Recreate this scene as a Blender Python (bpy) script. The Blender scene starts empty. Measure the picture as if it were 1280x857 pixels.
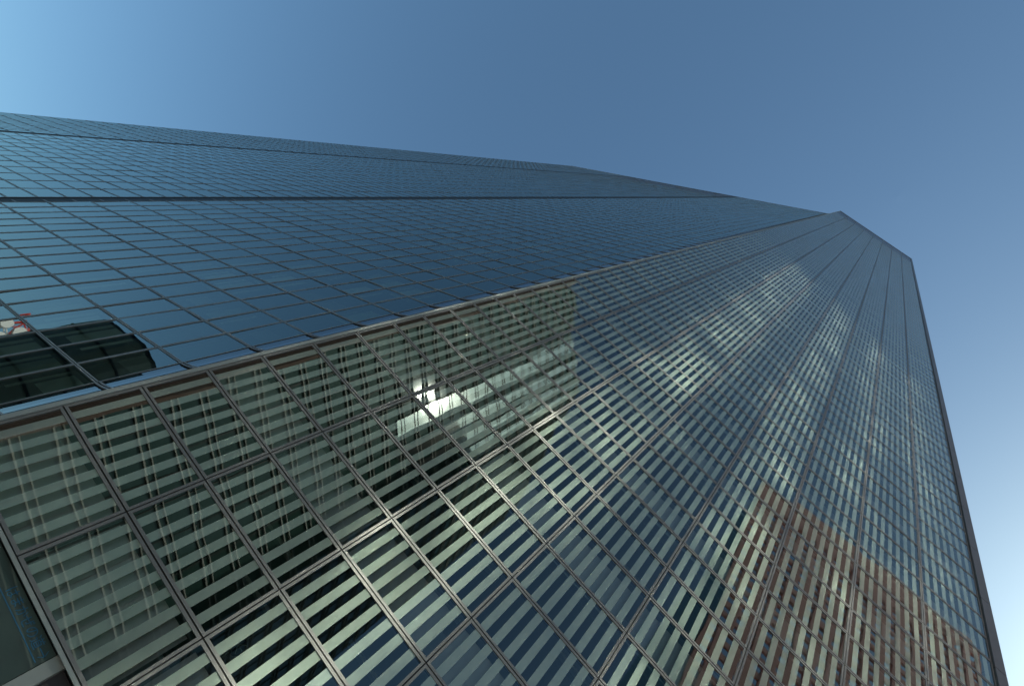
import bpy, math, random
from mathutils import Vector, Matrix
random.seed(7)
rad = math.radians
sc = bpy.context.scene
COL = sc.collection

# ------------------------------------------------------------------ camera
EYE = 1.6
cam_d = bpy.data.cameras.new("camera")
cam_d.sensor_width = 36.0
cam_d.lens = 36.0 * 670.817 / 1280.0
cam_d.clip_start = 0.1
cam_d.clip_end = 20000.0
cam = bpy.data.objects.new("camera", cam_d)
COL.objects.link(cam)
R = ((0.68158703, -0.45888169, 0.5699708),
     (0.66309029, 0.7167249, -0.21590897),
     (-0.30943559, 0.52510285, 0.79279039))       # rows: right, down, forward
cam.matrix_world = Matrix(((R[0][0], -R[1][0], -R[2][0], 0),
                           (R[0][1], -R[1][1], -R[2][1], 0),
                           (R[0][2], -R[1][2], -R[2][2], EYE),
                           (0, 0, 0, 1)))
sc.camera = cam

# ------------------------------------------------------------------ sky, sun, exposure
SUN_AZ, SUN_EL = 76.0, 42.0            # azimuth clockwise from +Y
world = bpy.data.worlds.new("World")
sc.world = world
world.use_nodes = True
wt = world.node_tree
sky = wt.nodes.new("ShaderNodeTexSky")
sky.sky_type = 'NISHITA'
sky.sun_disc = False
sky.sun_elevation = rad(SUN_EL)
sky.sun_rotation = rad(SUN_AZ)
sky.altitude = 0.0
sky.air_density = 1.0
sky.dust_density = 1.6
sky.ozone_density = 2.0
bg = wt.nodes["Background"]
wb = wt.nodes.new("ShaderNodeMix"); wb.data_type = 'RGBA'; wb.blend_type = 'MULTIPLY'
wb.inputs["Factor"].default_value = 1.0
wb.inputs["B"].default_value = (0.745, 0.985, 0.985, 1)      # the photograph's cool white balance
wt.links.new(sky.outputs[0], wb.inputs["A"])
wt.links.new(wb.outputs["Result"], bg.inputs[0])
bg.inputs[1].default_value = 0.14
sun_d = bpy.data.lights.new("sun", 'SUN')
sun_d.energy = 5.0
sun_d.angle = rad(0.53)
sun_d.color = (1.0, 0.93, 0.84)
sun = bpy.data.objects.new("sun", sun_d)
COL.objects.link(sun)
sd = Vector((math.sin(rad(SUN_AZ)) * math.cos(rad(SUN_EL)), math.cos(rad(SUN_AZ)) * math.cos(rad(SUN_EL)), math.sin(rad(SUN_EL))))
sun.rotation_euler = sd.to_track_quat('Z', 'Y').to_euler()
sc.view_settings.view_transform = 'Standard'
sc.view_settings.look = 'None'
sc.view_settings.gamma = 1.0
sc.view_settings.exposure = 0.17
sc.view_settings.use_curve_mapping = False
sc.render.engine = 'CYCLES'
cy = sc.cycles
cy.max_bounces = 8
cy.diffuse_bounces = 3
cy.glossy_bounces = 4
cy.transparent_max_bounces = 12
cy.sample_clamp_indirect = 0.0
cy.use_guiding = True
cy.caustics_reflective = True
cy.blur_glossy = 0.0
cy.use_denoising = True

# ------------------------------------------------------------------ mesh helpers
class MB:
    def __init__(self):
        self.v, self.f, self.m, self.uv = [], [], [], []
        self.pid = {}
    def quad(self, a, b, c, d, m=0, uv=None):
        n = len(self.v)
        self.v += [tuple(a), tuple(b), tuple(c), tuple(d)]
        self.f.append((n, n + 1, n + 2, n + 3)); self.m.append(m)
        self.uv.append(uv or ((0, 0), (1, 0), (1, 1), (0, 1)))
    def hexa(self, c, m=0):
        """c: 8 corners, bottom four counter-clockwise then top four"""
        n = len(self.v)
        self.v += [tuple(p) for p in c]
        for q in ((0, 3, 2, 1), (4, 5, 6, 7), (0, 1, 5, 4), (1, 2, 6, 5), (2, 3, 7, 6), (3, 0, 4, 7)):
            self.f.append(tuple(n + i for i in q)); self.m.append(m); self.uv.append(((0, 0), (1, 0), (1, 1), (0, 1)))
    def box(self, x0, x1, y0, y1, z0, z1, m=0):
        self.hexa([(x0, y0, z0), (x1, y0, z0), (x1, y1, z0), (x0, y1, z0),
                   (x0, y0, z1), (x1, y0, z1), (x1, y1, z1), (x0, y1, z1)], m)
    def prism(self, poly, z0, z1, m=0):
        n = len(self.v); k = len(poly)
        self.v += [(x, y, z0) for x, y in poly] + [(x, y, z1) for x, y in poly]
        self.f.append(tuple(n + i for i in reversed(range(k)))); self.m.append(m); self.uv.append(None)
        self.f.append(tuple(n + k + i for i in range(k))); self.m.append(m); self.uv.append(None)
        for i in range(k):
            j = (i + 1) % k
            self.f.append((n + i, n + j, n + k + j, n + k + i)); self.m.append(m); self.uv.append(((0, 0), (1, 0), (1, 1), (0, 1)))
    def cyl(self, a, b, r, seg=10, m=0, r2=None):
        a = Vector(a); b = Vector(b); d = (b - a).normalized()
        u = d.orthogonal().normalized(); w = d.cross(u); r2 = r if r2 is None else r2
        n = len(self.v)
        for p, rr in ((a, r), (b, r2)):
            for i in range(seg):
                t = 2 * math.pi * i / seg
                self.v.append(tuple(p + (u * math.cos(t) + w * math.sin(t)) * rr))
        for i in range(seg):
            j = (i + 1) % seg
            self.f.append((n + i, n + j, n + seg + j, n + seg + i)); self.m.append(m); self.uv.append(((0, 0), (1, 0), (1, 1), (0, 1)))
        self.f.append(tuple(n + i for i in reversed(range(seg)))); self.m.append(m); self.uv.append(None)
        self.f.append(tuple(n + seg + i for i in range(seg))); self.m.append(m); self.uv.append(None)
    def build(self, name, mats, parent=None, label=None, smooth=False):
        off = Vector((0, 0, 0))
        if parent is not None:
            q = parent
            while q is not None:
                off += q.location; q = q.parent
        me = bpy.data.meshes.new(name)
        vs = [(x - off.x, y - off.y, z - off.z) for x, y, z in self.v]
        me.from_pydata(vs, [], self.f)
        uvl = me.uv_layers.new(name="UVMap")
        k = 0; data = []
        for f, u in zip(self.f, self.uv):
            if u is None or len(u) != len(f): u = [(0.03, 0.5)] * len(f)
            for c in u: data += [c[0], c[1]]
        uvl.data.foreach_set("uv", data)
        if not isinstance(mats, (list, tuple)): mats = [mats]
        for mm in mats: me.materials.append(mm)
        me.polygons.foreach_set("material_index", self.m)
        if self.pid:
            at = me.attributes.new('pane', 'FLOAT', 'FACE')
            at.data.foreach_set('value', [self.pid.get(i_, 0.0) for i_ in range(len(self.f))])
        if smooth: me.polygons.foreach_set("use_smooth", [True] * len(self.f))
        me.update()
        o = bpy.data.objects.new(name, me)
        COL.objects.link(o)
        if parent is not None: o.parent = parent
        if label: o["label"] = label
        return o

def empty(name, loc, label, cat, group=None):
    o = bpy.data.objects.new(name, None); COL.objects.link(o)
    o.location = loc; o["label"] = label; o["category"] = cat
    o.empty_display_size = 0.5
    if group: o["group"] = group
    return o
def tag(o, label, cat, group=None):
    o["label"] = label; o["category"] = cat
    if group: o["group"] = group
    return o

# ------------------------------------------------------------------ materials
def mat(name):
    m = bpy.data.materials.new(name); m.use_nodes = True
    nt = m.node_tree
    return m, nt, nt.nodes["Principled BSDF"], nt.nodes["Material Output"]
def simple(name, col, rough=0.6, metal=0.0, spec=0.5, noise=0.0, nscale=1.0):
    m, nt, p, out = mat(name)
    p.inputs["Base Color"].default_value = (*col, 1)
    p.inputs["Roughness"].default_value = rough
    p.inputs["Metallic"].default_value = metal
    p.inputs["Specular IOR Level"].default_value = spec
    if noise:
        tc = nt.nodes.new("ShaderNodeTexCoord"); n = nt.nodes.new("ShaderNodeTexNoise")
        n.inputs["Scale"].default_value = nscale; n.inputs["Detail"].default_value = 5
        mr = nt.nodes.new("ShaderNodeMapRange")
        mr.inputs["To Min"].default_value = 1 - noise; mr.inputs["To Max"].default_value = 1 + noise
        mx = nt.nodes.new("ShaderNodeMix"); mx.data_type = 'RGBA'; mx.blend_type = 'MULTIPLY'
        mx.inputs["Factor"].default_value = 1.0
        nt.links.new(tc.outputs["Object"], n.inputs["Vector"])
        nt.links.new(n.outputs["Fac"], mr.inputs["Value"])
        mx.inputs["A"].default_value = (*col, 1)
        nt.links.new(mr.outputs["Result"], mx.inputs["B"])
        nt.links.new(mx.outputs["Result"], p.inputs["Base Color"])
    return m

def glass_mat(name, tint, refl, ior, stripes=False, frit=(0.5, 0.6, 0.53), wave=0.004, wscale=0.6, rough=0.0, opaque=None, aniso=0.0, vary=0.06):
    """window glass: tinted see-through pane with a coated reflecting face, frit stripes fired on it"""
    m, nt, p, out = mat(name)
    N = nt.nodes; L = nt.links
    N.remove(p)
    tc = N.new("ShaderNodeTexCoord")
    noi = N.new("ShaderNodeTexNoise"); noi.inputs["Scale"].default_value = wscale; noi.inputs["Detail"].default_value = 1.0
    atr = N.new("ShaderNodeAttribute"); atr.attribute_name = "pane"
    off = N.new("ShaderNodeVectorMath"); off.operation = 'MULTIPLY_ADD'
    L.new(atr.outputs["Fac"], off.inputs[0]); off.inputs[1].default_value = (97.0, 131.0, 173.0); L.new(tc.outputs["Object"], off.inputs[2])
    L.new(off.outputs[0], noi.inputs["Vector"])          # every pane bows in its own way
    bmp = N.new("ShaderNodeBump"); bmp.inputs["Strength"].default_value = 1.0
    bmp.inputs["Distance"].default_value = wave
    L.new(noi.outputs["Fac"], bmp.inputs["Height"])
    gl = N.new("ShaderNodeBsdfGlossy"); gl.inputs["Roughness"].default_value = rough
    gl.inputs["Color"].default_value = (*refl, 1)
    L.new(bmp.outputs["Normal"], gl.inputs["Normal"])
    if aniso:
        tg = N.new("ShaderNodeTangent"); tg.direction_type = 'UV_MAP'
        L.new(tg.outputs[0], gl.inputs["Tangent"])
        gl.inputs["Anisotropy"].default_value = aniso; gl.inputs["Rotation"].default_value = 0.0
    fr = N.new("ShaderNodeFresnel"); fr.inputs["IOR"].default_value = ior
    if opaque is None:
        base = N.new("ShaderNodeBsdfTransparent")
        tm = N.new("ShaderNodeMix"); tm.data_type = 'RGBA'; L.new(atr.outputs["Fac"], tm.inputs["Factor"])
        tm.inputs["A"].default_value = (*[c_ * (1 - vary) for c_ in tint], 1); tm.inputs["B"].default_value = (*[min(1, c_ * (1 + vary)) for c_ in tint], 1)
        L.new(tm.outputs["Result"], base.inputs["Color"])
    else:
        base = N.new("ShaderNodeBsdfDiffuse"); base.inputs["Color"].default_value = (*opaque, 1)
    cur = base.outputs[0]
    if stripes:
        # fired ceramic stripe: dust and slight unevenness of the coating
        n2 = N.new("ShaderNodeTexNoise"); n2.inputs["Scale"].default_value = 3.0; n2.inputs["Detail"].default_value = 6
        L.new(tc.outputs["Object"], n2.inputs["Vector"])
        mr = N.new("ShaderNodeMapRange"); mr.inputs["To Min"].default_value = 0.86; mr.inputs["To Max"].default_value = 1.14
        L.new(n2.outputs["Fac"], mr.inputs["Value"])
        mx = N.new("ShaderNodeMix"); mx.data_type = 'RGBA'; mx.blend_type = 'MULTIPLY'; mx.inputs["Factor"].default_value = 1
        mx.inputs["A"].default_value = (*frit, 1); L.new(mr.outputs["Result"], mx.inputs["B"])
        df = N.new("ShaderNodeBsdfDiffuse"); L.new(mx.outputs["Result"], df.inputs["Color"])
        cur = df.outputs[0]
    mo = N.new("ShaderNodeMixShader")
    L.new(fr.outputs[0], mo.inputs[0]); L.new(cur, mo.inputs[1]); L.new(gl.outputs[0], mo.inputs[2])
    L.new(mo.outputs[0], out.inputs["Surface"])
    return m

M_STRIPE = glass_mat("striped_glass", (0.76, 0.84, 0.78), (0.95, 1.0, 0.97), 1.95, wave=0.0035, wscale=0.6)
M_CLEAR = glass_mat("clear_spandrel_glass", (0.94, 0.97, 0.95), (0.95, 1.0, 0.97), 1.95, wave=0.0035, wscale=0.6, vary=0.03)
M_FRIT = glass_mat("ceramic_stripe", (1, 1, 1), (0.95, 1.0, 0.97), 1.95, stripes=True, frit=(0.27, 0.325, 0.275), rough=0.0, wave=0.0035, wscale=0.6)
M_BLUE = glass_mat("blue_glass", (0.66, 0.82, 0.80), (0.86, 1.0, 0.97), 2.5, wave=0.003, vary=0.3)
M_TOPGLASS = glass_mat("parapet_glass", (0.3, 0.34, 0.34), (0.8, 0.85, 0.9), 1.35, opaque=(0.035, 0.045, 0.06))
M_FRAME = simple("anodized_frame", (0.225, 0.215, 0.205), 0.45, 0.2, noise=0.10, nscale=0.9)
M_LFRAME = simple("left_face_frame", (0.30, 0.30, 0.275), 0.42, 0.3, noise=0.25, nscale=0.35)  # lighter than the other frames: reflected sunlight put into the colour
M_EDGE = simple("edge_aluminium", (0.42, 0.43, 0.40), 0.45, 0.4, noise=0.08)
M_FIN = simple("grey_fin_metal", (0.15, 0.14, 0.14), 0.5, 0.2, noise=0.08, nscale=0.6)
M_GASKET = simple("black_gasket", (0.012, 0.012, 0.013), 0.6)
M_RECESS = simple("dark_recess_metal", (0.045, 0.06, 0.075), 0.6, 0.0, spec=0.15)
M_BOARD = simple("grey_spandrel_board", (0.80, 0.76, 0.70), 0.8, noise=0.12, nscale=2.0)
M_BLIND = simple("pale_blind", (0.72, 0.82, 0.76), 0.8, noise=0.1, nscale=3.0)
M_SLAB = simple("slab_ceiling", (0.34, 0.37, 0.34), 0.85, noise=0.1, nscale=0.5)
M_CORE = simple("core_wall", (0.12, 0.12, 0.11), 0.85)
M_COLUMN = simple("interior_column", (0.35, 0.34, 0.31), 0.7)
M_LAMPOFF = simple("lamp_reflector", (0.75, 0.78, 0.74), 0.35)

# ------------------------------------------------------------------ setting
g = MB(); g.quad((-3000, -3000, 0), (3000, -3000, 0), (3000, 3000, 0), (-3000, 3000, 0))
o = g.build("ground", simple("paving", (0.20, 0.195, 0.18), 0.85, noise=0.15, nscale=0.4)); o["kind"] = "structure"
g = MB(); g.quad((-400, -24, 0.004), (400, -24, 0.004), (400, -12, 0.004), (-400, -12, 0.004))
o = g.build("road", simple("asphalt", (0.05, 0.05, 0.052), 0.9, noise=0.2, nscale=2)); o["kind"] = "structure"
g = MB()
for i in range(-60, 60):
    g.quad((i * 6, -18.08, 0.008), (i * 6 + 3, -18.08, 0.008), (i * 6 + 3, -17.92, 0.008), (i * 6, -17.92, 0.008))
o = g.build("road_marking", simple("road_paint", (0.78, 0.78, 0.75), 0.7)); o["kind"] = "structure"
g = MB(); g.box(-400, 400, -12.0, -11.8, 0, 0.14); g.box(-400, 400, -24.2, -24.0, 0, 0.14)
o = g.build("kerb", simple("kerb_stone", (0.35, 0.34, 0.32), 0.8, noise=0.1)); o["kind"] = "structure"

# ------------------------------------------------------------------ the tower
D = 12.0
TOP = EYE + 17.5 * D
Zr = [0.146, 0.292, 0.424, 0.558, 0.689, 0.833, 0.979, 1.122, 1.253, 1.386, 1.516, 1.648,
      1.772, 1.906, 2.038, 2.171, 2.293, 2.412]
rowsR = [EYE + z * D for z in Zr]
nrem = round((TOP - rowsR[-1]) / 1.602)
st = (TOP - rowsR[-1]) / nrem
rowsR += [rowsR[-1] + st * (i + 1) for i in range(nrem)]
X0 = -0.8078 * D; BAY = 0.26139 * D
BOTTOM = rowsR[0]

tower = empty("office_tower", (2.8, 12, 0), "tall glass skyscraper with striped right face and blue left face filling the photo", "skyscraper")

def ring(mb, P, s0, s1, z0, z1, w, dout, din, gap, m=0):
    """picture-frame ring in a facade plane. P(s, d, z) gives the world point"""
    a0, a1, b0, b1 = s0 + gap, s1 - gap, z0 + gap, z1 - gap
    c0, c1, e0, e1 = a0 + w, a1 - w, b0 + w, b1 - w
    O = [(a0, b0), (a1, b0), (a1, b1), (a0, b1)]
    I = [(c0, e0), (c1, e0), (c1, e1), (c0, e1)]
    n = len(mb.v)
    mb.v += [P(s, dout, z) for s, z in O] + [P(s, dout, z) for s, z in I] + \
            [P(s, din, z) for s, z in O] + [P(s, din, z) for s, z in I]
    for i in range(4):
        j = (i + 1) % 4
        mb.f.append((n + i, n + j, n + 4 + j, n + 4 + i)); mb.m.append(m); mb.uv.append(((0, 0),) * 4)
        mb.f.append((n + 4 + i, n + 4 + j, n + 12 + j, n + 12 + i)); mb.m.append(m); mb.uv.append(((0, 0),) * 4)
        mb.f.append((n + j, n + i, n + 8 + i, n + 8 + j)); mb.m.append(m); mb.uv.append(((0, 0),) * 4)

def pane(mb, P, s0, s1, z0, z1, w, tilt=0.0012, m=0, split=False):
    ts = random.gauss(0, tilt) * (s1 - s0) * 0.5; tz = random.gauss(0, tilt) * (z1 - z0) * 0.5
    a0, a1, b0, b1 = s0 + w, s1 - w, z0 + w, z1 - w
    q = [P(a0, -ts - tz, b0), P(a1, ts - tz, b0), P(a1, ts + tz, b1), P(a0, -ts + tz, b1)]
    uv = [(0, 0), (1, 0), (1, 1), (0, 1)]
    fx, fy = P(0, 1, 0)[0] - P(0, 0, 0)[0], P(0, 1, 0)[1] - P(0, 0, 0)[1]
    if (q[1][1] - q[0][1]) * fx - (q[1][0] - q[0][0]) * fy < 0: q.reverse(); uv.reverse()   # face outwards
    rid = random.random()
    if not split:
        mb.pid[len(mb.f)] = rid; mb.quad(*q, m, tuple(uv)); return
    A0, A1, A2, A3 = [Vector(v_) for v_ in q]
    for k in range(15):
        u0, u1 = k / 15, (k + 1) / 15
        mb.pid[len(mb.f)] = rid
        mb.quad(A0.lerp(A1, u0), A0.lerp(A1, u1), A3.lerp(A2, u1), A3.lerp(A2, u0), k % 2, ((u0, 0), (u1, 0), (u1, 1), (u0, 1)))

def facade(P, cols, rows, gl, fr, window_name, near_key, w=0.062, gap=0.015, spandrel=None, stripes=False,
           board_d=-0.3, top_from=None, skip=None, n_parts=100, label_of=None, mull="mullion", tilt=0.003, blinds=0.0, bar_depth=0.12):
    cells = [(i, j) for j in range(len(rows) - 1) for i in range(len(cols) - 1)]
    cells.sort(key=near_key)
    near = set(cells[:n_parts])
    rest_g, rest_f, rest_b, rest_t, rest_d, rest_s = MB(), MB(), MB(), MB(), MB(), MB()
    for i, j in cells:
        s0, s1, z0, z1 = cols[i], cols[i + 1], rows[j], rows[j + 1]
        top = top_from is not None and z0 >= top_from
        if (i, j) in near:
            a = MB(); pane(a, P, s0, s1, z0, z1, gap + w * 0.5, tilt, split=stripes)
            ob = a.build(window_name, [M_CLEAR, M_FRIT] if (spandrel and spandrel(j)) else gl, tower)
            b = MB(); ring(b, P, s0, s1, z0, z1, w, 0.022, -0.05, gap); b.build("frame", fr, ob)
            if random.random() < blinds:
                c = MB(); zb = z0 + (z1 - z0) * random.choice((.05, .05, .3, .55))
                c.quad(P(s1 - .08, -.32, zb), P(s0 + .08, -.32, zb), P(s0 + .08, -.32, z1 - .1), P(s1 - .08, -.32, z1 - .1))
                c.build("blind", M_BLIND, ob)
            if spandrel and spandrel(j):
                c = MB(); c.quad(P(s0 + .06, board_d, z0 + .05), P(s1 - .25, board_d, z0 + .05), P(s1 - .25, board_d, z1 - .12), P(s0 + .06, board_d, z1 - .12))
                c.build("spandrel_board", M_BOARD, ob)
        else:
            pane(rest_t if top else (rest_s if spandrel and spandrel(j) else rest_g), P, s0, s1, z0, z1, gap + w * 0.5, tilt, split=stripes and not top)
            ring(rest_f, P, s0, s1, z0, z1, w, 0.022, -0.05, gap)
            if random.random() < blinds:
                rest_d.quad(P(s1 - .08, -.32, z0 + .1), P(s0 + .08, -.32, z0 + .1), P(s0 + .08, -.32, z1 - .1), P(s1 - .08, -.32, z1 - .1))
            if spandrel and spandrel(j) and not top:
                rest_b.quad(P(s0 + .06, board_d, z0 + .05), P(s1 - .25, board_d, z0 + .05), P(s1 - .25, board_d, z1 - .12), P(s0 + .06, board_d, z1 - .12))
    if rest_g.f:
        ob = rest_g.build("upper_" + window_name + "s", gl, tower); ob["kind"] = "stuff"
        f2 = rest_f.build("frames", fr, ob); f2["kind"] = "stuff"
        if rest_b.f:
            f3 = rest_b.build("spandrel_boards", M_BOARD, ob); f3["kind"] = "stuff"
        if rest_s.f:
            f5 = rest_s.build("spandrel_glass", [M_CLEAR, M_FRIT], ob); f5["kind"] = "stuff"
        if rest_d.f:
            f4 = rest_d.build("blinds", M_BLIND, ob); f4["kind"] = "stuff"
    if rest_t.f:
        rest_t.build("parapet_glass", M_TOPGLASS, tower)["kind"] = "stuff"
    # dark bars behind the joints
    for s in cols:
        m = MB(); h = 0.05
        a, b = P(s - h, -0.052, rows[0]), P(s + h, -0.052, rows[0])
        c, d = P(s + h, -0.052 - bar_depth, rows[0]), P(s - h, -0.052 - bar_depth, rows[0])
        up = lambda p, z: (p[0], p[1], z)
        m.hexa([a, b, c, d, up(a, rows[-1]), up(b, rows[-1]), up(c, rows[-1]), up(d, rows[-1])])
        m.build(mull, M_GASKET, tower)
    restm = MB()
    for k, z in enumerate(rows):
        m = MB() if k < 60 else restm; h = 0.045
        a, b = P(cols[0], -0.056, z - h), P(cols[-1], -0.056, z - h)
        c, d = P(cols[-1], -0.05 - bar_depth * .8, z - h), P(cols[0], -0.05 - bar_depth * .8, z - h)
        up = lambda p, zz: (p[0], p[1], zz)
        m.hexa([a, b, c, d, up(a, z + h), up(b, z + h), up(c, z + h), up(d, z + h)])
        if k < 60: m.build("transom", M_GASKET, tower)
    if restm.f:
        q = restm.build("upper_transoms", M_GASKET, tower); q["kind"] = "stuff"

# right face: plane y = 12, outward -y
def PR(s, d, z): return (s, D - d, z)
colsR = [X0 + BAY * i for i in range(9)]
def nearR(c):
    i, j = c
    x = X0 + BAY * (i + .5); z = rowsR[j] + .8 - EYE
    # image position; windows outside the frame come last
    v = (x, 12.0, z)
    cz = sum(R[2][k] * v[k] for k in range(3)); px = 640 + 670.8 * sum(R[0][k] * v[k] for k in range(3)) / cz
    py = 428 + 670.8 * sum(R[1][k] * v[k] for k in range(3)) / cz
    out = 0 if (-120 < px < 1400 and -120 < py < 960 and cz > 0) else 1000
    return (x * x + 144 + z * z) ** .5 + out
facade(PR, colsR, rowsR, [M_STRIPE, M_FRIT], M_FRAME, "striped_window", nearR, stripes=True, spandrel=lambda j: j % 3 == 0,
       top_from=TOP - 16.0)

# left face: runs back from the corner; plane y = 9.497 - .434 x
U = Vector((-1, .434)).normalized(); NO = Vector((-.434, -1)).normalized()
PA0 = Vector((-1.052 * D, 1.248 * D))
def PL(s, d, z):
    p = PA0 + U * s + NO * d
    return (p.x, p.y, z)
def sX(x): return (x - 1.052) * D * math.hypot(1, .434)
LA = sX(3.167)
colsA = [LA * i / 17 for i in range(18)]
rowsA = [EYE + 5.4 + 2.4 * n for n in range(-2, 86)]
rowsA = [z for z in rowsA if z < TOP - 1.0] + [TOP]
def nearL(cols, rows):
    def f(c):
        i, j = c
        p = PL((cols[i] + cols[i + 1]) / 2, 0, (rows[j] + rows[j + 1]) / 2 - EYE)
        cz = sum(R[2][k] * p[k] for k in range(3))
        if cz < .1: return 1e6
        px = 640 + 670.8 * sum(R[0][k] * p[k] for k in range(3)) / cz
        py = 428 + 670.8 * sum(R[1][k] * p[k] for k in range(3)) / cz
        out = 0 if (-60 < px < 1340 and -60 < py < 920) else 1000
        return Vector(p).length + out
    return f
facade(PL, colsA, rowsA, M_BLUE, M_LFRAME, "blue_window", nearL(colsA, rowsA), tilt=0.004, blinds=0.3, w=0.045, gap=0.012)

LB0 = sX(3.29); LB1 = sX(6.38); LC0 = sX(6.50); LC1 = sX(8.55)
colsB = [LB0 + (LB1 - LB0) * i / 12 for i in range(13)]
rowsB = [EYE + 12.6 + 1.6 * n for n in range(-5, 124)]
rowsB = [z for z in rowsB if z < TOP - .6] + [TOP]
facade(PL, colsB, rowsB, M_BLUE, M_LFRAME, "wide_blue_window", nearL(colsB, rowsB), tilt=0.003, top_from=TOP - 24.0, w=0.045, gap=0.012)
colsC = [LC0 + (LC1 - LC0) * i / 16 for i in range(17)]
rowsC = [EYE + 12.6 + 2.4 * n for n in range(-3, 82)]
rowsC = [z for z in rowsC if z < TOP - 1.] + [TOP]
facade(PL, colsC, rowsC, M_BLUE, M_FRAME, "far_blue_window", nearL(colsC, rowsC), w=0.045, gap=0.012)

# dark vertical recesses in the left face
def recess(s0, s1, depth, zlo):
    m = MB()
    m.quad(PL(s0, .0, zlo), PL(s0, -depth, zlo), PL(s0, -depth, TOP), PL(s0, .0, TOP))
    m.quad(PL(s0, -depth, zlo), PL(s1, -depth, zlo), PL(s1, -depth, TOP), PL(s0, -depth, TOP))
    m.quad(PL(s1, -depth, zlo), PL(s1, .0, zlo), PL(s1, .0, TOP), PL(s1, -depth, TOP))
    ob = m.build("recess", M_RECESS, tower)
    k = MB()
    z = EYE + 12.6 - 8.0
    while z < TOP:
        c = [PL(s0, -depth + .005, z), PL(s0 + (s1 - s0) * .55, -depth + .005, z), PL(s0 + (s1 - s0) * .55, -depth + .03, z), PL(s0, -depth + .03, z)]
        k.hexa(c + [(p[0], p[1], z + .09) for p in c]); z += 1.6
    q = k.build("recess_bars", M_FRAME, ob); q["kind"] = "stuff"
recess(LA + .05, LB0 - .05, 0.04, 3)
recess(LB1 + .05, LC0 - .05, 0.04, 3)

# curved corner glass running out behind the edge of the right face
v0 = PA0; ce = Vector((-.963 * D, 1.21 * D)); e0 = Vector((X0 - .03, D + .16))
def bez(t): return v0 * (1 - t) ** 2 + ce * 2 * t * (1 - t) + e0 * t * t
seg = 12
cps = [bez(i / seg) for i in range(seg + 1)]
cg = MB()
def strip(mb, zz0, zz1, off=0.0, thick=None):
    for i in range(seg):
        a, b = cps[i], cps[i + 1]
        t = (b - a).normalized(); n = Vector((t.y, -t.x)) * -1
        if n.dot(Vector((-1, -1))) < 0: n = -n
        a2, b2 = a + n * off, b + n * off
        if thick is None:
            if n.dot(Vector((t.y, -t.x))) > 0: a2, b2 = b2, a2
            mb.quad((b2.x, b2.y, zz0), (a2.x, a2.y, zz0), (a2.x, a2.y, zz1), (b2.x, b2.y, zz1))
        else:
            a3, b3 = a + n * (off + thick), b + n * (off + thick)
            mb.hexa([(a2.x, a2.y, zz0), (b2.x, b2.y, zz0), (b3.x, b3.y, zz0), (a3.x, a3.y, zz0),
                     (a2.x, a2.y, zz1), (b2.x, b2.y, zz1), (b3.x, b3.y, zz1), (a3.x, a3.y, zz1)])
for j in range(len(rowsA) - 1): strip(cg, rowsA[j], rowsA[j + 1])
M_CURVE = glass_mat("curved_glass", (0.3, 0.36, 0.36), (0.92, 0.98, 1.0), 2.3, wave=0.001)
ob = cg.build("curved_corner_glass", M_CURVE, tower, smooth=True)
cf = MB()
for z in rowsA: strip(cf, z - .085, z - .02, 0.0, 0.045); strip(cf, z + .02, z + .085, 0.0, 0.045)
q = cf.build("corner_bars", M_FRAME, ob); q["kind"] = "stuff"

# bright edge profile of the right face, left side; grey fin on its right side
m = MB(); m.box(X0 - .11, X0 - .004, D - .06, D + .22, BOTTOM - .05, TOP); m.build("edge_profile", M_EDGE, tower)
fin = MB(); zz = BOTTOM; k = 0
RX = X0 + 8 * BAY
while zz < TOP:
    z2 = min(zz + 4.8, TOP); fin.box(RX + .02, RX + .50, D - .10, D + .9, zz + .02, z2 - .02); zz = z2
fin.build("corner_fin", M_FIN, tower)
m = MB(); m.box(RX + .03, RX + .47, D - .08, D + .85, BOTTOM, TOP - .05); m.build("fin_core", M_GASKET, tower)
# coping on the roof edge
m = MB(); m.box(X0 - .1, RX + .5, D - .07, D + .3, TOP, TOP + .25); m.build("coping", M_FIN, tower)
m = MB()
c = [PL(-.2, .06, TOP), PL(LC1, .06, TOP), PL(LC1, -.4, TOP), PL(-.2, -.4, TOP)]
m.hexa(c + [(p[0], p[1], TOP + .25) for p in c]); m.build("coping", M_FIN, tower)

# floors, core and rear walls
endL = PL(LC1, 0, 0)
outer = [(X0 + .4, D + .55), (RX - .1, D + .55), (RX - .1, 46.0), (-92.0, 92.0), (endL[0] + .6, endL[1] + 1.2)]
pA = PL(0, -.75, 0); pe = PL(LC1, -.75, 0)
slabpoly = [(X0 + .7, D + .55), (RX - .15, D + .55), (RX - .15, 46.0), (-92.0, 92.0), (pe[0], pe[1]), (pA[0], pA[1])]
zs = rowsR[0]
k = 0
while zs < TOP - 2:
    m = MB(); m.prism(slabpoly, zs + .35, zs + 1.25)
    s_ = m.build("floor_slab", M_SLAB, tower)
    if k < 7:      # unlit strip lamps under the lowest ceilings
        for y in (14.5, 17.5):
            for x in (-6, -2, 2, 6, 10):
                l = MB(); l.box(x, x + 1.4, y, y + .22, zs + .25, zs + .347); l.build("ceiling_lamp", M_LAMPOFF, s_)
    zs += 4.806; k += 1
m = MB(); m.prism([(-3, 25), (11, 25), (11, 40), (-80, 80), (-86, 62)], 0, TOP - 3); m.build("core", M_CORE, tower)
m = MB()
rear = [(RX + .45, D + .9), (RX + .45, 48), (-94, 95), (endL[0], endL[1] + .1)]
for a, b in zip(rear[:-1], rear[1:]): m.quad((a[0], a[1], 0), (b[0], b[1], 0), (b[0], b[1], TOP), (a[0], a[1], TOP))
m.build("rear_wall", M_RECESS, tower)
m = MB(); m.prism(slabpoly, TOP - 1.2, TOP - .8); m.build("roof", M_CORE, tower)
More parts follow.
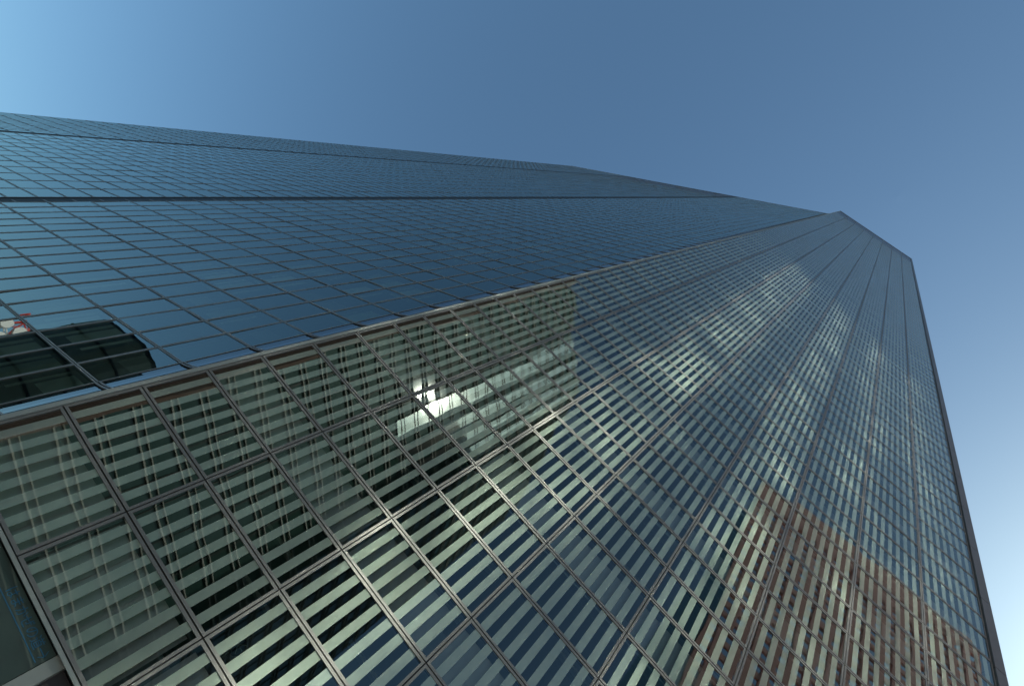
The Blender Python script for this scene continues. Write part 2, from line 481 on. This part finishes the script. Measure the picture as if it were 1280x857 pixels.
for x in (colsR[2], colsR[4], colsR[6]):
    m = MB(); m.cyl((x, 15.5, 0), (x, 15.5, TOP - 1.2), .45, 16); m.build("column", M_COLUMN, tower, smooth=True)

# base wall below the glass
M_BASE = glass_mat("dark_base_glass", (1, 1, 1), (0.8, .95, .9), 1.45, opaque=(0.085, 0.11, 0.10))
m = MB()
m.box(-4.30, 15.3, D + .18, D + .4, 0, BOTTOM - .08); m.build("base_wall", simple("brown_base_panel", (.05, .042, .045), .5), tower)
m = MB(); m.box(-4.56, -4.30, D + .10, D + .4, 0, BOTTOM - .06); m.build("base_post", M_EDGE, tower)
m = MB(); m.box(X0, RX, D - .05, D + .02, BOTTOM - .075, BOTTOM - .012); m.build("base_rail", M_EDGE, tower)
b2 = PL(LC1, -.3, 0)
m = MB(); m.prism([(X0, D + .3), (-4.57, D + .35), (-4.57, D + .6), (X0, D + .7), (b2[0], b2[1] + .6), (b2[0], b2[1])], 0, BOTTOM - .1); m.build("base_plinth", M_RECESS, tower)

# ------------------------------------------------------------------ sign on the base
sign = empty("direction_sign", (-6.2, D + .1, 0), "dark green glass sign with blue Japanese lettering and arrow at the foot of the tower", "sign")
m = MB(); m.box(-9.6, -4.575, D + .10, D + .16, 1.2, BOTTOM - .085); m.build("panel", M_BASE, sign)
M_INK = simple("blue_sign_ink", (0.03, 0.17, 0.30), .5)
def text(body, x, z, size, name, dx=None):
    cu = bpy.data.curves.new(name, 'FONT'); cu.body = body; cu.size = size; cu.extrude = .002
    cu.space_character = 1.0
    tmp = bpy.data.objects.new("tmp_text", cu); COL.objects.link(tmp)
    bpy.context.view_layer.update()
    me = bpy.data.meshes.new_from_object(tmp.evaluated_get(bpy.context.evaluated_depsgraph_get()))
    bpy.data.objects.remove(tmp)
    xs = [v.co.x for v in me.vertices]; sx = 1.0
    if dx: sx = dx / (max(xs) - min(xs))
    x_min = min(xs)
    for v in me.vertices:
        a, b, c = v.co
        v.co = ((a - x_min) * sx + x - sign.location.x, D + .10 - .003 - c - sign.location.y, b + z)
    me.materials.clear(); me.materials.append(M_INK)
    ob = bpy.data.objects.new(name, me); COL.objects.link(ob); ob.parent = sign
    return ob
text("はまかぜの道", -6.08, EYE + 1.46, .20, "lettering", 1.24)
m = MB()
zc = EYE + 1.53; y0, y1 = D + .095, D + .099
m.box(-4.82, -4.64, y0, y1, zc - .008, zc + .008)
for s in (-1, 1):
    m.hexa([(-4.64, y0, zc - .01), (-4.64, y1, zc - .01), (-4.70, y1, zc + s * .075 - .01), (-4.70, y0, zc + s * .075 - .01),
            (-4.64, y0, zc + .01), (-4.64, y1, zc + .01), (-4.70, y1, zc + s * .075 + .01), (-4.70, y0, zc + s * .075 + .01)])
m.build("arrow", M_INK, sign)
m = MB(); m.box(-9.0, -4.63, y0, y1, EYE + 1.40, EYE + 1.416); m.build("underline", M_INK, sign)

# ------------------------------------------------------------------ neighbour: green glass tower (seen mirrored in the right face)
HG = EYE + 144.0
gt = empty("glass_tower", (-45, -60, 0), "green glass tower mirrored in the lower left of the striped face", "tower")
fp = [(-75, -37.5), (-49.8, -41), (-27.8, -69.2), (-27.4, -78.8), (-18.9, -126), (-60, -132), (-98, -92)]
M_GG = glass_mat("teal_tower_glass", (1, 1, 1), (0.9, 1.0, 0.95), 1.6, rough=0.04, opaque=(0.035, 0.08, 0.066), wave=0.0015, wscale=0.15)
M_GBROWN = simple("brown_tile", (0.17, 0.125, 0.10), .7, noise=.2, nscale=.6)
M_GFIN = simple("pale_green_fin", (0.62, 0.66, 0.55), .4, .1)
m = MB(); m.prism(list(reversed(fp)), 0, HG); m.build("glass_body", M_GG, gt)
a, b = Vector(fp[0]), Vector(fp[1])
t = (b - a).normalized(); n = Vector((-t.y, t.x))
if n.y < 0: n = -n
m = MB(); q = [a + n * .05, b + n * .05 + t * .3, b + n * 1.1 + t * .3, a + n * 1.1]
m.hexa([(p.x, p.y, 0) for p in q] + [(p.x, p.y, HG + 1.5) for p in q]); m.build("tile_flank", M_GBROWN, gt)
M_BAND = simple("pale_floor_band", (0.34, 0.38, 0.33), .6)
BAYS = ((17.2, 20.7), (23.8, 26.1), (28.2, 29.9), (32.1, 33.4))
M_GJOINT = simple("dark_joint", (0.03, 0.04, 0.035), .5)
for k in range(36):
    z = 3 + k * 4.0
    if z > HG - 1: break
    m = MB()
    for i in range(1, 4):
        a, b = Vector(fp[i]), Vector(fp[i + 1]); t = (b - a).normalized(); n = Vector((-t.y, t.x))
        q = [a + n * .02, b + n * .02, b + n * .36, a + n * .36]
        for z0_, z1_ in ((z, z + .2), (z + .95, z + 1.1)):
            m.hexa([(p.x, p.y, z0_) for p in q] + [(p.x, p.y, z1_) for p in q])
    m.build("floor_band", M_BAND, gt)
for i in range(1, 4):
    a, b = Vector(fp[i]), Vector(fp[i + 1]); t = (b - a).normalized(); n = Vector((-t.y, t.x)); L = (b - a).length
    c = int(L / 3.6)
    bars = [(L * k / c, .07) for k in range(c + 1)]
    if i == 1: bars = [(x_, .07) for x_ in (0, 3.6, 7.2, 10.8, 19.4, 25.0)] + [(14.4, .07)]
    for s_, w_ in bars:
        p = a + t * s_; m = MB()
        q = [p - t * w_ + n * .03, p + t * w_ + n * .03, p + t * w_ + n * .16, p - t * w_ + n * .16]
        m.hexa([(r_.x, r_.y, 4) for r_ in q] + [(r_.x, r_.y, HG + .8) for r_ in q]); m.build("pier", M_GJOINT, gt)

# mirror bays added to throw patches of reflected sunlight onto the striped face
M_BAY, nt, p, out = mat("streak_mirror")
p.inputs["Base Color"].default_value = (.74, .83, .76, 1); p.inputs["Metallic"].default_value = 1.0
p.inputs["Roughness"].default_value = 0.05
tc = nt.nodes.new("ShaderNodeTexCoord"); nz = nt.nodes.new("ShaderNodeTexNoise"); nz.inputs["Scale"].default_value = .16; nz.inputs["Detail"].default_value = 2.0
bp = nt.nodes.new("ShaderNodeBump"); bp.inputs["Distance"].default_value = .035
nt.links.new(tc.outputs["Object"], nz.inputs["Vector"]); nt.links.new(nz.outputs["Fac"], bp.inputs["Height"]); nt.links.new(bp.outputs["Normal"], p.inputs["Normal"])
a, b = Vector(fp[1]), Vector(fp[2]); t = (b - a).normalized(); n = Vector((-t.y, t.x))
for s0_, s1_ in BAYS:
    m = MB(); q0, q1 = a + t * s0_ + n * .27, a + t * s1_ + n * .27; m.v = []
    c = [q0, q1, q1 - n * .26, q0 - n * .26]
    zb_ = 70
    m.quad((q1.x, q1.y, zb_), (q0.x, q0.y, zb_), (q0.x, q0.y, HG), (q1.x, q1.y, HG))
    ob = m.build("mirror_bay", M_BAY, gt)
    m = MB(); m.hexa([(v_.x, v_.y, HG + .01) for v_ in (q0, q1, q1 - n * .26, q0 - n * .26)] + [(v_.x, v_.y, HG + .25) for v_ in (q0, q1, q1 - n * .26, q0 - n * .26)])
    m.build("cap", M_GJOINT, ob)

# ------------------------------------------------------------------ neighbour: brick tower
HB = EYE + 150.0
bt = empty("brick_tower", (55, -60, 0), "reddish brown brick tower mirrored in the lower right of the striped face", "tower")
A = Vector((27.9, -49.2)); Bv = Vector((83.4, -44.2)); Cv = Vector((100, -125)); Dv = Vector((42.9, -129))
M_BRICK, nt, p, out = mat("red_brown_brick")
tc = nt.nodes.new("ShaderNodeTexCoord"); br = nt.nodes.new("ShaderNodeTexBrick")
mp = nt.nodes.new("ShaderNodeMapping"); mp.inputs["Rotation"].default_value = (rad(90), 0, 0)
nt.links.new(tc.outputs["Object"], mp.inputs["Vector"]); nt.links.new(mp.outputs[0], br.inputs["Vector"])
br.inputs["Scale"].default_value = 1.4
br.inputs["Color1"].default_value = (.84, .46, .39, 1); br.inputs["Color2"].default_value = (.74, .40, .34, 1); br.inputs["Mortar"].default_value = (.60, .40, .33, 1)
nt.links.new(br.outputs["Color"], p.inputs["Base Color"]); p.inputs["Roughness"].default_value = .8
M_BWIN = glass_mat("brick_tower_window_glass", (1, 1, 1), (.9, .95, 1), 1.35, opaque=(.05, .07, .06), rough=.02)
M_BGREEN = glass_mat("dark_green_flank_glass", (1, 1, 1), (.8, 1, .9), 1.5, opaque=(.03, .05, .04), rough=.05, wave=.05)
m = MB(); m.prism([(A.x + .1, A.y - .8), (Dv.x, Dv.y), (Cv.x, Cv.y), (Bv.x, Bv.y - .8)], 0, HB - .5); m.build("body", M_BGREEN, bt)
tb = (Bv - A).normalized(); nb = Vector((-tb.y, tb.x)); LBk = (Bv - A).length
NC = 17; FH = 3.05; ROWS = int((HB - 7.5) / FH)
def PB(s, d, z):
    q = A + tb * s + nb * d; return (q.x, q.y, z)
def bbox(mb, s0, s1, d0, d1, z0, z1):
    c = [PB(s0, d0, z0), PB(s1, d0, z0), PB(s1, d1, z0), PB(s0, d1, z0)]
    mb.hexa(c + [(p_[0], p_[1], z1) for p_ in c])
pw = LBk / NC
m = MB()
for i in range(NC + 1):
    w_ = .85
    bbox(m, max(0, i * pw - w_), min(LBk, i * pw + w_), -.5, .18, 0, HB - 7.3)
bbox(m, 0, LBk, -.5, .20, HB - 7.3, HB)
m.build("brick_wall", M_BRICK, bt)
m = MB()
for r_ in range(ROWS + 1):
    bbox(m, 0.02, LBk - .02, -.48, .10, r_ * FH, r_ * FH + 1.25)
m.build("brick_spandrels", M_BRICK, bt)["kind"] = "stuff"
cells = [(i, r_) for r_ in range(ROWS) for i in range(NC)]
cells.sort(key=lambda c: -c[1] + c[0] * 1.1)
wm = None; rest = MB()
for n_, (i, r_) in enumerate(cells):
    s0 = i * pw + .85; s1 = (i + 1) * pw - .85; z0 = r_ * FH + 1.25; z1 = (r_ + 1) * FH
    if n_ < 100:
        a_ = MB(); a_.quad(PB(s0, -.2, z0), PB(s1, -.2, z0), PB(s1, -.2, z1), PB(s0, -.2, z1)); a_.build("window", M_BWIN, bt)
    else: rest.quad(PB(s0, -.2, z0), PB(s1, -.2, z0), PB(s1, -.2, z1), PB(s0, -.2, z1))
rest.build("lower_windows", M_BWIN, bt)["kind"] = "stuff"

# ------------------------------------------------------------------ neighbour: dark building and antenna mast (mirrored in the left face)
db = empty("dark_building", (-82, 0, 0), "dark building mirrored in the lowest blue windows at the left edge", "building")
dp = [(-77, 19.5), (-72.5, 17.2), (-69, 15.2), (-67.2, 12.4), (-66, 4), (-70, -8), (-95, -8), (-103, 6)]
M_DARK = simple("dark_cladding", (.26, .32, .27), .45, .0, noise=.3, nscale=.15)
m = MB(); m.prism(dp, 0, EYE + 26.2); m.build("wall", M_DARK, db)
m = MB(); m.prism([(x * .992 - .6, y * .97 + .2) for x, y in dp], EYE + 26.2, EYE + 26.8); m.build("roof", M_RECESS, db)
for k in range(6):
    m = MB(); z = 4 + k * 4.0
    for a, b in zip(dp[:5], dp[1:6]):
        a = Vector(a); b = Vector(b); t = (b - a).normalized(); n = Vector((t.y, -t.x)) * -1
        if n.x < 0: n = -n
        q = [a + n * .01, b + n * .01, b + n * .12, a + n * .12]
        m.hexa([(r_.x, r_.y, z) for r_ in q] + [(r_.x, r_.y, z + .25) for r_ in q])
    m.build("ledge", M_RECESS, db)
am = empty("antenna_mast", (-277, 30, 0), "red and white lattice mast with round white drums mirrored at the left edge", "antenna mast")
M_RED = simple("red_paint", (.55, .05, .03), .5); M_WHITE = simple("white_paint", (.78, .74, .70), .5)
x, y = -277.0, 30.0
ztop = EYE + 62.0; seg_h = 6.5
for k in range(11):
    z1 = ztop - k * seg_h; z0 = max(0, z1 - seg_h)
    if z1 <= 0: break
    m = MB(); W = 2.2; cs = [(x - W, y - W), (x + W, y - W), (x + W, y + W), (x - W, y + W)]
    for c in cs: m.cyl((*c, z0), (*c, z1), .35, 6)
    for i in range(4):
        a, b = cs[i], cs[(i + 1) % 4]
        m.cyl((*a, z0), (*b, z1), .22, 5); m.cyl((*b, z0), (*a, z1), .22, 5); m.cyl((*a, z1 - .3), (*b, z1 - .3), .28, 5)
    m.build("mast_section", M_RED if k % 2 == 0 else M_WHITE, am)
for k, (dy, dz) in enumerate(((-2.5, -3.6), (2.2, -6.6), (-2.5, -10.0), (2.5, -12.8), (-2.5, -16.5))):
    m = MB(); m.cyl((x + 2.2, y + dy, ztop + dz), (x + 5.0, y + dy, ztop + dz), 2.1, 18); m.build("drum_antenna", M_WHITE, am)

# ------------------------------------------------------------------ things standing inside, on the floors behind the lowest windows
M_BOX = simple("pale_box", (.55, .57, .50), .6); M_DK = simple("dark_plastic", (.04, .04, .045), .4)
def gadget(x, z, label, kind):
    y = D + .35
    if kind == 0:
        t = empty("floor_fan", (x, y, z), label, "fan")
        m = MB(); m.box(x - .12, x + .12, y - .1, y + .1, z, z + .04); m.cyl((x, y, z + .04), (x, y, z + .3), .02, 8); m.build("stand", M_BOX, t)
        m = MB(); m.cyl((x, y - .05, z + .42), (x, y + .05, z + .42), .17, 20); m.build("fan_head", M_DK, t)
        m = MB()
        for k in range(8):
            a = k * math.pi / 4; m.cyl((x, y - .07, z + .42), (x + .17 * math.cos(a), y - .06, z + .42 + .17 * math.sin(a)), .008, 5)
        m.build("grille", M_BOX, t)
    else:
        t = empty("storage_box", (x, y, z), label, "box")
        m = MB(); m.box(x - .25, x + .22, y - .14, y + .16, z, z + .28); m.build("carton", M_BOX, t)
        m = MB(); m.box(x - .26, x + .23, y - .15, y + .17, z + .282, z + .33); m.build("lid", M_LAMPOFF, t)
        m = MB(); m.box(x - .05, x + .06, y - .150, y - .142, z + .12, z + .2); m.build("sticker", simple("blue_sticker", (.05, .12, .35), .5), t)
gadget(colsR[2] - .55 + .95, rowsR[1] + .1, "small fan with dark head standing behind a low striped window", 0)
gadget(colsR[2] + .45, rowsR[0] + .15, "pale box with blue sticker standing behind the lowest striped window", 1)
